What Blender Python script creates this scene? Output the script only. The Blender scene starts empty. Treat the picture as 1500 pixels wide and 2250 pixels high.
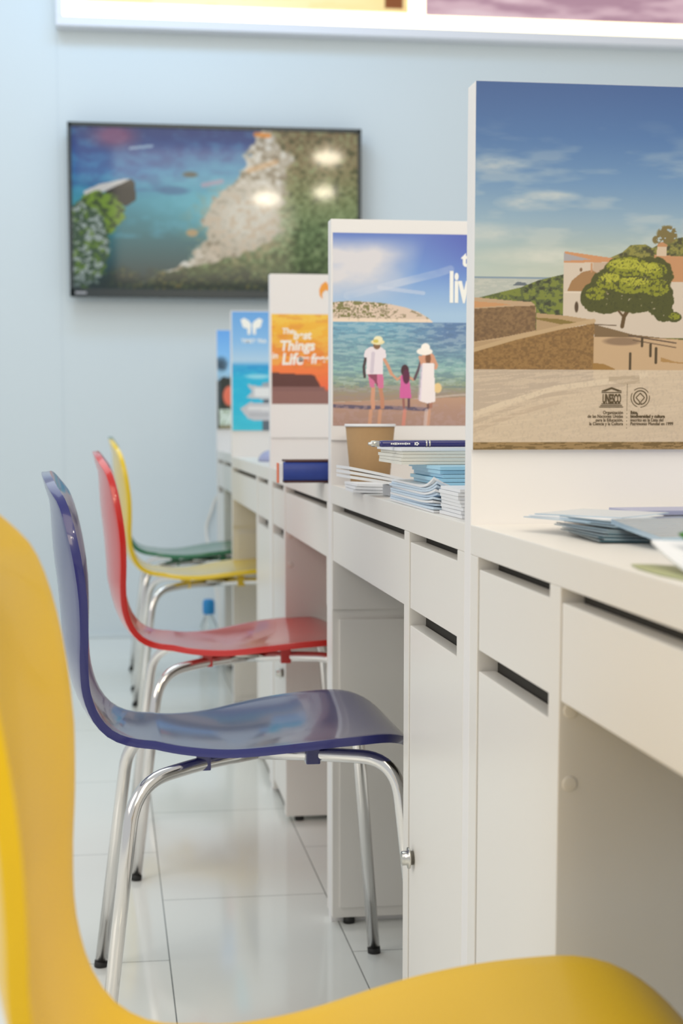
import bpy, bmesh, math, random
import numpy as np
from mathutils import Vector, Matrix

C = bpy.context.scene.collection
sc = bpy.context.scene

# ------------------------------------------------------------------ camera
CAMH = 0.859
cam_data = bpy.data.cameras.new('camera')
cam = bpy.data.objects.new('camera', cam_data)
C.objects.link(cam)
cam.location = (0, 0, CAMH)
cam.rotation_euler = (math.radians(90 - 6.2773), 0, math.radians(-8.2672))
cam_data.sensor_fit = 'HORIZONTAL'
cam_data.sensor_width = 36.0
cam_data.lens = 3530.0 / 1500.0 * 36.0
cam_data.shift_y = 188.3 / 1500.0
cam_data.clip_start = 0.05
cam_data.dof.use_dof = True
cam_data.dof.focus_distance = 1.95
cam_data.dof.aperture_fstop = 10.0
sc.camera = cam

# ------------------------------------------------------------------ world, lights, exposure
sc.view_settings.view_transform = 'Standard'
sc.view_settings.look = 'None'
sc.view_settings.gamma = 1.0
sc.view_settings.use_curve_mapping = False
sc.view_settings.exposure = -0.20
w = bpy.data.worlds.new('hall')
sc.world = w
w.use_nodes = True
w.node_tree.nodes['Background'].inputs[0].default_value = (0.93, 0.955, 0.98, 1)
w.node_tree.nodes['Background'].inputs[1].default_value = 0.74

def area(name, loc, target, size, power, color, sy=None):
    d = bpy.data.lights.new(name, 'AREA')
    d.energy = power
    d.color = color
    d.shape = 'RECTANGLE'
    d.size = size
    d.size_y = sy or size
    o = bpy.data.objects.new(name, d)
    C.objects.link(o)
    o.location = loc
    v = Vector(target) - Vector(loc)
    o.rotation_euler = v.to_track_quat('-Z', 'Y').to_euler()
    return o

area('hall_ceiling_light', (0.6, 0.2, 3.0), (0.6, 0.9, 0), 1.6, 26, (1.0, 0.86, 0.66), 2.0)
area('rear_ceiling_light', (-0.3, 4.2, 3.1), (0.2, 4.6, 0), 2.0, 24, (0.84, 0.97, 1.0), 2.0)
area('booth_front_light', (0.9, -2.2, 2.7), (0.6, 2.5, 0.9), 1.6, 32, (1.0, 0.86, 0.60), 1.2)
area('wall_wash_light', (0.1, 5.3, 3.1), (0.2, 6.4, 1.75), 1.4, 11, (0.36, 0.64, 1.0), 0.3)
area('left_fill_light', (-2.6, 1.0, 2.4), (0.4, 1.8, 0.2), 2.0, 46, (1.0, 0.93, 0.83), 2.0)  # unseen fill lamp, added at the left to brighten desk fronts and floor

# ------------------------------------------------------------------ helpers
def s2l(c):
    c = np.asarray(c, dtype=float) / 255.0
    return np.where(c <= 0.04045, c / 12.92, ((c + 0.055) / 1.055) ** 2.4)

def rgb(r, g, b):
    return tuple(float(v) for v in s2l((r, g, b))) + (1.0,)

def mat(name, color, rough=0.5, metal=0.0, coat=0.0, noise=0.0, nscale=20.0, bump=0.0, trans=0.0, spec=0.5):
    m = bpy.data.materials.new(name)
    m.use_nodes = True
    nt = m.node_tree
    b = nt.nodes['Principled BSDF']
    b.inputs['Base Color'].default_value = color
    b.inputs['Roughness'].default_value = rough
    b.inputs['Metallic'].default_value = metal
    b.inputs['Coat Weight'].default_value = coat
    b.inputs['Coat Roughness'].default_value = 0.09
    b.inputs['Transmission Weight'].default_value = trans
    b.inputs['Specular IOR Level'].default_value = spec
    tc = nt.nodes.new('ShaderNodeTexCoord')
    nz = nt.nodes.new('ShaderNodeTexNoise')
    nz.inputs['Scale'].default_value = nscale
    nz.inputs['Detail'].default_value = 4
    nt.links.new(tc.outputs['Object'], nz.inputs['Vector'])
    if noise > 0:
        mx = nt.nodes.new('ShaderNodeMix')
        mx.data_type = 'RGBA'
        mx.inputs['A'].default_value = color
        mx.inputs['B'].default_value = tuple(c * (1 - noise) for c in color[:3]) + (1,)
        nt.links.new(nz.outputs['Fac'], mx.inputs['Factor'])
        nt.links.new(mx.outputs['Result'], b.inputs['Base Color'])
    if bump > 0:
        bp = nt.nodes.new('ShaderNodeBump')
        bp.inputs['Strength'].default_value = bump
        bp.inputs['Distance'].default_value = 0.002
        nt.links.new(nz.outputs['Fac'], bp.inputs['Height'])
        nt.links.new(bp.outputs['Normal'], b.inputs['Normal'])
    return m

def print_mat(name, rough=0.45, emit=0.0, coat=0.0):
    m = bpy.data.materials.new(name)
    m.use_nodes = True
    nt = m.node_tree
    b = nt.nodes['Principled BSDF']
    b.inputs['Roughness'].default_value = rough
    b.inputs['Coat Weight'].default_value = coat
    b.inputs['Coat Roughness'].default_value = 0.05
    a = nt.nodes.new('ShaderNodeAttribute')
    a.attribute_name = 'Ink'
    if emit > 0:
        b.inputs['Base Color'].default_value = (0.02, 0.02, 0.02, 1)
        nt.links.new(a.outputs['Color'], b.inputs['Emission Color'])
        b.inputs['Emission Strength'].default_value = emit
        b.inputs['Specular IOR Level'].default_value = 0.05
    else:
        nt.links.new(a.outputs['Color'], b.inputs['Base Color'])
    return m

def emat(name, color, strength):
    m = bpy.data.materials.new(name)
    m.use_nodes = True
    b = m.node_tree.nodes['Principled BSDF']
    b.inputs['Base Color'].default_value = color
    b.inputs['Emission Color'].default_value = color
    b.inputs['Emission Strength'].default_value = strength
    return m

def tag(o, label=None, cat=None, group=None, kind=None):
    if label: o['label'] = label
    if cat: o['category'] = cat
    if group: o['group'] = group
    if kind: o['kind'] = kind
    return o

def empty(name, loc, rz=0.0, label=None, cat=None, group=None):
    o = bpy.data.objects.new(name, None)
    C.objects.link(o)
    o.location = loc
    o.rotation_euler = (0, 0, rz)
    o.empty_display_size = 0.05
    return tag(o, label, cat, group)

def link(name, me, m, parent=None, loc=None):
    o = bpy.data.objects.new(name, me)
    C.objects.link(o)
    if m is not None:
        me.materials.clear()
        for q in (m if isinstance(m, (list, tuple)) else [m]):
            me.materials.append(q)
    if parent is not None: o.parent = parent
    if loc is not None: o.location = loc
    return o

def from_bm(name, bm, m, parent=None, loc=None, smooth=False):
    me = bpy.data.meshes.new(name)
    bm.normal_update()
    bm.to_mesh(me)
    bm.free()
    if smooth:
        for p in me.polygons: p.use_smooth = True
    return link(name, me, m, parent, loc)

def add_box(bm, x0, x1, y0, y1, z0, z1, bev=0.0):
    r = bmesh.ops.create_cube(bm, size=1.0)
    vs = r['verts']
    for v in vs:
        v.co = Vector((x0 + (v.co.x + .5) * (x1 - x0), y0 + (v.co.y + .5) * (y1 - y0), z0 + (v.co.z + .5) * (z1 - z0)))
    if bev > 0:
        es = list({e for v in vs for e in v.link_edges})
        bmesh.ops.bevel(bm, geom=es, offset=bev, segments=2, profile=0.6, affect='EDGES')

def box(name, x0, x1, y0, y1, z0, z1, m, parent=None, bev=0.0012, loc=None):
    bm = bmesh.new()
    add_box(bm, x0, x1, y0, y1, z0, z1, bev)
    return from_bm(name, bm, m, parent, loc)

def add_lathe(bm, prof, seg=32, cx=0, cy=0, cz=0, axis='Z'):
    rings = []
    for r, h in prof:
        ring = []
        for i in range(seg):
            a = 2 * math.pi * i / seg
            p = (r * math.cos(a), r * math.sin(a), h)
            if axis == 'X': p = (h, p[0], p[1])
            if axis == 'Y': p = (p[0], h, p[1])
            ring.append(bm.verts.new((p[0] + cx, p[1] + cy, p[2] + cz)))
        rings.append(ring)
    for a, b in zip(rings[:-1], rings[1:]):
        for i in range(seg):
            j = (i + 1) % seg
            bm.faces.new((a[i], a[j], b[j], b[i]))
    if prof[0][0] > 1e-5: bm.faces.new(list(reversed(rings[0])))
    if prof[-1][0] > 1e-5: bm.faces.new(rings[-1])
    bmesh.ops.remove_doubles(bm, verts=bm.verts[:], dist=1e-6)
    bmesh.ops.recalc_face_normals(bm, faces=bm.faces[:])

def lathe(name, prof, m, parent=None, seg=32, loc=None, axis='Z'):
    bm = bmesh.new()
    add_lathe(bm, prof, seg, axis=axis)
    return from_bm(name, bm, m, parent, loc, smooth=True)

def catmull(pts, n=8):
    P = [np.array(p, float) for p in pts]
    P = [2 * P[0] - P[1]] + P + [2 * P[-1] - P[-2]]
    out = []
    for i in range(1, len(P) - 2):
        for k in range(n):
            t = k / n
            out.append(0.5 * ((2 * P[i]) + (-P[i-1] + P[i+1]) * t + (2*P[i-1] - 5*P[i] + 4*P[i+1] - P[i+2]) * t*t
                              + (-P[i-1] + 3*P[i] - 3*P[i+1] + P[i+2]) * t**3))
    out.append(P[-2])
    return out

def fillet(pts, r, n=8):
    """polyline with rounded corners"""
    P = [np.array(p, float) for p in pts]
    out = [P[0]]
    for i in range(1, len(P) - 1):
        a = P[i-1] - P[i]; b = P[i+1] - P[i]
        la, lb = np.linalg.norm(a), np.linalg.norm(b)
        d = min(r, la * .49, lb * .49)
        p0 = P[i] + a / la * d; p1 = P[i] + b / lb * d
        for k in range(n + 1):
            t = k / n
            out.append((1-t)**2 * p0 + 2*t*(1-t) * P[i] + t*t * p1)
    out.append(P[-1])
    return out

def tube_bm(path, r, seg=14):
    bm = bmesh.new()
    P = [Vector(p) for p in path]
    rings = []
    up = Vector((0, 1, 0.123))
    for i, p in enumerate(P):
        t = (P[min(i+1, len(P)-1)] - P[max(i-1, 0)]).normalized()
        side = t.cross(up).normalized()
        u2 = side.cross(t).normalized()
        up = u2
        rings.append([bm.verts.new(p + r * (math.cos(2*math.pi*k/seg) * side + math.sin(2*math.pi*k/seg) * u2)) for k in range(seg)])
    for a, b in zip(rings[:-1], rings[1:]):
        for i in range(seg):
            j = (i+1) % seg
            bm.faces.new((a[i], a[j], b[j], b[i]))
    bm.faces.new(list(reversed(rings[0]))); bm.faces.new(rings[-1])
    bmesh.ops.recalc_face_normals(bm, faces=bm.faces[:])
    return bm

def tube(name, path, r, m, parent=None, seg=14):
    return from_bm(name, tube_bm(path, r, seg), m, parent, smooth=True)

def text(name, body, x, y, z, size, m, parent=None, align='LEFT', sx=1.0, sy=1.0, shear=0.0, rot=0.0, depth=0.0003, bold=0.0):
    """lettering standing on a board that faces -Y"""
    cu = bpy.data.curves.new(name, 'FONT')
    cu.body = body; cu.size = size; cu.align_x = align; cu.extrude = depth; cu.shear = shear; cu.offset = bold
    tmp = bpy.data.objects.new('tmp', cu)
    C.objects.link(tmp)
    bpy.context.view_layer.update()
    me = bpy.data.meshes.new_from_object(tmp.evaluated_get(bpy.context.evaluated_depsgraph_get()))
    bpy.data.objects.remove(tmp)
    M = Matrix.Translation((x, y, z)) @ Matrix.Rotation(math.radians(90), 4, 'X') @ Matrix.Rotation(rot, 4, 'Z') @ Matrix.Diagonal((sx, sy, 1, 1))
    me.transform(M)
    me.name = name
    return link(name, me, m, parent)

# ------------------------------------------------------------------ raster prints (colour per vertex of a flat print)
def vnoise(x, y, seed=0):
    xi = np.floor(x).astype(np.int64); yi = np.floor(y).astype(np.int64)
    xf = x - xi; yf = y - yi
    u = xf*xf*(3-2*xf); v = yf*yf*(3-2*yf)
    def h(a, b):
        n = (a * 374761393 + b * 668265263 + seed * 974634777) & 0xffffffff
        n = ((n ^ (n >> 13)) * 1274126177) & 0xffffffff
        return ((n ^ (n >> 16)) & 0xffff) / 65535.0
    return (h(xi, yi)*(1-u) + h(xi+1, yi)*u)*(1-v) + (h(xi, yi+1)*(1-u) + h(xi+1, yi+1)*u)*v

def fbm(x, y, seed=0, o=4):
    s = 0; a = .5; t = 0
    for i in range(o):
        s = s + a * vnoise(x * 2**i + 17*i, y * 2**i + 31*i, seed + i); t += a; a *= .5
    return s / t

class Art:
    def __init__(self, x, y):
        self.x, self.y = x, y
        self.c = np.zeros(x.shape + (3,))
    def fill(self, m, col):
        m = np.clip(m, 0, 1)[..., None]
        col = np.asarray(col, float)
        self.c = self.c * (1 - m) + col * m
    def grad(self, stops, m=None, by='y'):
        q = self.y if by == 'y' else self.x
        ys = [s[0] for s in stops]
        col = np.stack([np.interp(q, ys, [s[1][k] for s in stops]) for k in range(3)], -1)
        m = np.ones(self.x.shape) if m is None else np.clip(m, 0, 1)
        self.c = self.c * (1 - m[..., None]) + col * m[..., None]
    def poly(self, pts, soft=0.0):
        x, y = self.x, self.y
        ins = np.zeros(x.shape, bool)
        n = len(pts)
        for i in range(n):
            x0, y0 = pts[i]; x1, y1 = pts[(i+1) % n]
            if y0 == y1: continue
            cnd = ((y0 > y) != (y1 > y)) & (x < (x1 - x0) * (y - y0) / (y1 - y0) + x0)
            ins ^= cnd
        return ins.astype(float)
    def ell(self, cx, cy, rx, ry, soft=0.15):
        d = np.sqrt(((self.x-cx)/rx)**2 + ((self.y-cy)/ry)**2)
        return np.clip((1 - d) / soft + .5, 0, 1)
    def rect(self, x0, y0, x1, y1):
        return ((self.x >= x0) & (self.x < x1) & (self.y >= y0) & (self.y < y1)).astype(float)
    def below(self, pts):
        """mask: y greater than the polyline"""
        yy = np.interp(self.x, [p[0] for p in pts], [p[1] for p in pts])
        return np.clip(self.y - yy, 0, 1)
    def line(self, pts, wd):
        m = np.zeros(self.x.shape)
        for (x0, y0), (x1, y1) in zip(pts[:-1], pts[1:]):
            L = (x1-x0)**2 + (y1-y0)**2
            t = np.clip(((self.x-x0)*(x1-x0) + (self.y-y0)*(y1-y0)) / L, 0, 1)
            d = np.hypot(self.x - x0 - t*(x1-x0), self.y - y0 - t*(y1-y0))
            m = np.maximum(m, np.clip(wd/2 - d + .5, 0, 1))
        return m
    def mul(self, f, m=None):
        f = f[..., None]
        if m is not None: f = 1 + (f - 1) * np.clip(m, 0, 1)[..., None]
        self.c = self.c * f

def print_mesh(name, xs, zs, y, fn, m, parent, ax, ay, gain=1.0):
    """grid in the plane Y=y facing -Y; ax=(X0,px0,scale), ay=(Z0,py0,scale): print's own drawing coordinates"""
    X, Z = np.meshgrid(np.asarray(xs), np.asarray(zs))
    px = ax[1] + (X - ax[0]) * ax[2]
    py = ay[1] - (Z - ay[0]) * ay[2]
    A = Art(px, py)
    fn(A)
    col = np.clip(s2l(np.clip(A.c, 0, 255)) * gain, 0, 4)
    nz, nx = X.shape
    V = np.stack([X.ravel(), np.full(X.size, y), Z.ravel()], -1)
    idx = np.arange(nx*nz).reshape(nz, nx)
    a, b, c, d = idx[:-1, :-1].ravel(), idx[:-1, 1:].ravel(), idx[1:, 1:].ravel(), idx[1:, :-1].ravel()
    F = np.stack([a, b, c, d], -1)
    me = bpy.data.meshes.new(name)
    me.vertices.add(len(V)); me.vertices.foreach_set('co', V.ravel().astype(np.float32))
    me.loops.add(F.size); me.loops.foreach_set('vertex_index', F.ravel().astype(np.int32))
    me.polygons.add(len(F)); me.polygons.foreach_set('loop_start', (np.arange(len(F))*4).astype(np.int32))
    me.update(calc_edges=True); me.validate()
    at = me.color_attributes.new('Ink', 'FLOAT_COLOR', 'POINT')
    rgba = np.concatenate([col.reshape(-1, 3), np.ones((len(V), 1))], 1)
    at.data.foreach_set('color', rgba.ravel().astype(np.float32))
    return link(name, me, m, parent)

# ------------------------------------------------------------------ materials
M_wall = mat('wall_paint', (0.67, 0.735, 0.765, 1), 0.55, noise=0.02, nscale=3)
M_white = mat('white_laminate', (0.80, 0.77, 0.72, 1), 0.34, noise=0.015, nscale=6)
M_whitein = mat('white_laminate_inner', (0.78, 0.74, 0.67, 1), 0.45)
M_part = mat('white_panel', (0.82, 0.80, 0.79, 1), 0.4)
M_gapshade = mat('painted_gap_shade', (0.03, 0.027, 0.022, 1), 0.8)  # near-black colour standing in for the shade inside drawer gaps
M_chrome = mat('chrome', (0.78, 0.76, 0.74, 1), 0.13, metal=1.0)
M_steel = mat('brushed_steel', (0.62, 0.60, 0.55, 1), 0.25, metal=1.0)
M_rubber = mat('black_rubber', (0.015, 0.015, 0.014, 1), 0.6)
M_yellow = mat('yellow_lacquer', (0.80, 0.50, 0.0, 1), 0.36, coat=0.10, spec=0.35)
M_yellow2 = mat('yellow_lacquer_far', (0.80, 0.55, 0.004, 1), 0.3, coat=0.75, spec=0.5)
M_blue = mat('blue_lacquer', (0.010, 0.012, 0.145, 1), 0.3, coat=0.75, spec=0.5)
M_red = mat('red_lacquer', (0.58, 0.009, 0.004, 1), 0.3, coat=0.75, spec=0.5)
M_green = mat('green_lacquer', (0.0, 0.15, 0.05, 1), 0.3, coat=0.75, spec=0.5)
M_paper = mat('white_paper', (0.80, 0.81, 0.83, 1), 0.5)
M_bpaper = mat('bluish_paper', (0.60, 0.72, 0.84, 1), 0.45)
M_cream = mat('cream_paper', (0.76, 0.74, 0.66, 1), 0.5)
M_lblue = mat('light_blue_cover', (0.36, 0.66, 0.84, 1), 0.35)
M_teal = mat('deep_teal_cover', (0.03, 0.12, 0.17, 1), 0.22, coat=0.5, noise=0.7, nscale=60)
M_sea = mat('sea_blue_cover', (0.38, 0.50, 0.57, 1), 0.2, coat=0.6, noise=0.45, nscale=30)
M_skyc = mat('sky_blue_cover', (0.42, 0.57, 0.70, 1), 0.18, coat=0.6, noise=0.25, nscale=18)
M_kraft = mat('kraft_card', rgb(172, 138, 96), 0.75, noise=0.12, nscale=150)
M_navy = mat('navy_plastic', rgb(28, 28, 110), 0.2, coat=0.6)
M_navybook = mat('navy_cloth', rgb(42, 66, 150), 0.5, noise=0.25, nscale=90)
M_brown = mat('dark_brown_cover', rgb(70, 38, 40), 0.5)
M_orange = mat('orange_card', rgb(222, 120, 85), 0.5)
M_ink = mat('dark_brown_ink', rgb(78, 62, 30), 0.6)
M_inkw = mat('white_ink', rgb(245, 245, 240), 0.5)
M_inkg = mat('grey_ink', rgb(165, 165, 170), 0.6)
M_black = mat('black_gloss_plastic', rgb(22, 40, 46), 0.25)
M_leaf = mat('leaf_green', rgb(60, 130, 30), 0.3, noise=0.5, nscale=40)
M_leafp = mat('pale_leaf_print', rgb(178, 184, 130), 0.35, noise=0.25, nscale=30)
M_lilac = mat('lilac_grey_plastic', rgb(160, 165, 200), 0.35)
M_cap = mat('bottle_blue', rgb(40, 150, 220), 0.35)
M_pet = mat('clear_plastic', (0.86, 0.93, 0.96, 1), 0.08, trans=0.75)
M_print = print_mat('printed_board', 0.42)
M_screen = print_mat('lit_screen', 0.3, emit=0.86, coat=0.45)
M_lightpic = print_mat('backlit_picture', 0.5, emit=1.25)
M_glow = emat('backlit_diffuser', (1.0, 0.86, 0.52, 1), 2.6)
M_lamp = emat('lamp_glow', (1.0, 0.88, 0.68, 1), 75.0)

# floor: glossy white planks with thin grey joints
M_floor = bpy.data.materials.new('white_gloss_tiles')
M_floor.use_nodes = True
nt = M_floor.node_tree
b = nt.nodes['Principled BSDF']
b.inputs['Roughness'].default_value = 0.09
b.inputs['Specular IOR Level'].default_value = 0.62
tc = nt.nodes.new('ShaderNodeTexCoord')
sep = nt.nodes.new('ShaderNodeSeparateXYZ')
cmb = nt.nodes.new('ShaderNodeCombineXYZ')
def addv(sock, v):
    n = nt.nodes.new('ShaderNodeMath'); n.operation = 'ADD'; n.inputs[1].default_value = v
    nt.links.new(sock, n.inputs[0]); return n.outputs[0]
nt.links.new(tc.outputs['Object'], sep.inputs[0])
nt.links.new(addv(sep.outputs['Y'], 10*0.655 - 2.509), cmb.inputs['X'])
nt.links.new(addv(sep.outputs['X'], 20*0.296 - 0.0865), cmb.inputs['Y'])
br = nt.nodes.new('ShaderNodeTexBrick')
br.offset = 0.5; br.offset_frequency = 2; br.squash = 1.0
br.inputs['Scale'].default_value = 1.0
br.inputs['Brick Width'].default_value = 0.655
br.inputs['Row Height'].default_value = 0.296
br.inputs['Mortar Size'].default_value = 0.0011
br.inputs['Mortar Smooth'].default_value = 0.2
br.inputs['Color1'].default_value = (0.83, 0.84, 0.80, 1)
br.inputs['Color2'].default_value = (0.80, 0.82, 0.785, 1)
br.inputs['Mortar'].default_value = (0.17, 0.18, 0.175, 1)
nt.links.new(cmb.outputs[0], br.inputs['Vector'])
nt.links.new(br.outputs['Color'], b.inputs['Base Color'])

# ------------------------------------------------------------------ setting
WY = 6.42
bm = bmesh.new(); add_box(bm, -4.5, 5.0, -3.0, WY + .1, -0.1, 0.0)
tag(from_bm('floor', bm, M_floor), kind='structure')
bm = bmesh.new(); add_box(bm, -4.5, 5.0, WY, WY + .1, 0.0, 3.6)
tag(from_bm('wall_back', bm, M_wall), kind='structure')
tag(box('baseboard_back', -4.5, 5.0, WY - .012, WY, 0.0, 0.022, M_wall, bev=.003), kind='structure')
M_joint = mat('panel_joint', (0.60, 0.66, 0.70, 1), 0.6)
tag(box('trim_1', -0.1685, -0.1655, WY - .001, WY, 0.022, 3.6, M_joint, bev=0), kind='structure')

# ------------------------------------------------------------------ desks
X0 = 0.3696
ZT, ZB = 0.753, 0.722
DEP = 0.50

def make_desk(y0, y1, cab, xf, label, cabw=0.335):
    """cab: 'far' or 'near' = which end the cupboard stands"""
    r = empty('desk', (xf, (y0 + y1) / 2, 0), 0, label, 'desk', 'white desks in the counter row')
    yc = (y0 + y1) / 2
    a, b_ = y0 - yc, y1 - yc
    D = DEP
    box('worktop', 0, D, a, b_, ZB, ZT, M_white, r, 0.0015)
    if cab == 'far':
        c0, c1, k0, k1 = b_ - cabw, b_, a, b_ - cabw
    else:
        c0, c1, k0, k1 = a, a + cabw, a + cabw, b_
    t = 0.033
    # cupboard carcass
    bm = bmesh.new()
    add_box(bm, 0, D, c0, c0 + t, 0.012, ZB, 0.001)
    add_box(bm, 0, D, c1 - t, c1, 0.012, ZB, 0.001)
    add_box(bm, 0.004, D, c0 + t, c1 - t, 0.03, 0.048)
    add_box(bm, D - .01, D, c0 + t, c1 - t, 0.048, ZB)
    from_bm('cupboard_carcass', bm, M_white, r)
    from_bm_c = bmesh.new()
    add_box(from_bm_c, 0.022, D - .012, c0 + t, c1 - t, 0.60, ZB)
    from_bm('slot_shade_box', from_bm_c, M_gapshade, r)  # dark block added so the handle slot looks shaded inside
    g = 0.0022
    d = box('drawer', 0.0015, 0.020, c0 + t + g, c1 - t - g, 0.627, 0.7095, M_white, r, 0.001)
    dr = box('door', 0.0015, 0.020, c0 + t + g, c1 - t - g, 0.034, 0.6055, M_white, r, 0.0012)
    # lock on the door
    ky = c0 + 0.066 if cab == 'far' else c1 - 0.063
    bm = bmesh.new()
    add_lathe(bm, [(0, -.014), (.0075, -.014), (.009, -.0125), (.009, -.006), (.0135, -.0055), (.0135, -.0035), (.009, -.003), (.009, 0.003), (0, .003)], 24, 0.0, ky, 0.3155, axis='X')
    from_bm('lock', bm, M_steel, dr, smooth=True)
    # wide drawer above the knee hole
    e = 0.018
    if cab == 'far':
        e0, e1 = k0, k0 + e; w0, w1 = k0 + e, k1
    else:
        e0, e1 = k1 - e, k1; w0, w1 = k0, k1 - e
    box('wide_drawer', 0.001, 0.019, w0 + g, w1 - g, 0.627, 0.7095, M_white, r, 0.001)
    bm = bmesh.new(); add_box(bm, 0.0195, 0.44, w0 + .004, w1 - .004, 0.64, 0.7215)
    from_bm('gap_shade_box', bm, M_gapshade, r)  # painted shade: dark block filling the gap above the wide drawer
    # end panel, back rail
    bm = bmesh.new()
    add_box(bm, 0, D, e0, e1, 0.012, ZB, 0.001)
    q0, q1 = (e0 - .004, e0) if cab == 'near' else (e1, e1 + .004)
    add_box(bm, 0.0, D - .02, q0, q1, 0.545, 0.640, 0.0005)
    add_box(bm, 0.012, D - .02, q0, q1, 0.03, 0.528, 0.001)
    from_bm('end_panel', bm, M_white, r)
    box('back_panel', D - .016, D, w0, w1, 0.16, ZB, M_whitein, r, 0)
    # plastic cover caps on the knee-hole side of the cupboard
    s = -1 if cab == 'far' else 1
    yy = c0 if cab == 'far' else c1
    for zc in (0.556, 0.6183):
        bm = bmesh.new()
        add_lathe(bm, [(0, 0), (.0068, 0), (.0064, .0006), (.005, .0008), (0, .0008)], 20, axis='Y')
        if s < 0:
            for v in bm.verts: v.co.y *= -1
            bmesh.ops.recalc_face_normals(bm, faces=bm.faces[:])
        o = from_bm('cover_cap', bm, M_whitein, r, (0.0105, yy, zc), smooth=True)
    for yy in (c0 + .016, c1 - .016, (e0 + e1) / 2):
        for xx in (0.03, D - .03):
            lathe('foot', [(0, 0), (.010, 0), (.010, .012), (0, .012)], M_rubber, r, 12, (xx, yy, 0))
    return r

make_desk(0.588, 1.618, 'far', X0, 'nearest white desk with the fanned blue leaflets on top')
make_desk(1.648, 2.670, 'near', X0, 'white desk with the paper cup and leaflet stack, blue chair tucked in', 0.345)
make_desk(2.700, 3.670, 'far', X0, 'white desk carrying the thick navy book, red chair tucked in', 0.30)
make_desk(3.700, 4.825, 'near', X0, 'white desk second from the far end, with the lilac mouse on top', 0.335)
make_desk(4.855, 5.870, 'far', X0 + .026, 'farthest white desk beside the back wall, green chair at it', 0.335)

# ------------------------------------------------------------------ partitions between the desks
def partition(y0, xf, ztop, label):
    return tag(box('partition', xf, xf + DEP + .02, y0, y0 + .03, 0, ztop, M_part, None, 0.0015),
               label, 'partition', 'white partition panels between desks')
partition(1.618, X0, 1.1965, 'nearest tall white partition, carrying the poster of the white church')
partition(2.670, X0, 1.189, 'white partition carrying the beach family poster')
partition(3.670, X0, 1.189, 'white partition carrying the orange sunset poster')
partition(4.825, X0, 1.184, 'white partition carrying the turquoise sea poster with signpost')
partition(5.870, X0 + .026, 1.186, 'farthest white partition, carrying the narrow palm poster')

# ------------------------------------------------------------------ posters
BT = 0.006
def board(y, x0, z0, z1, label, wd=DEP):
    return tag(box('poster', x0, x0 + wd, y - BT, y - .0002, z0, z1, M_part, None, 0.0008), label, 'poster')

def steps(a, fine_to, end, f, c):
    l = list(np.arange(a, fine_to, f)) + list(np.arange(fine_to, end, c)) + [end]
    return l

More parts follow.
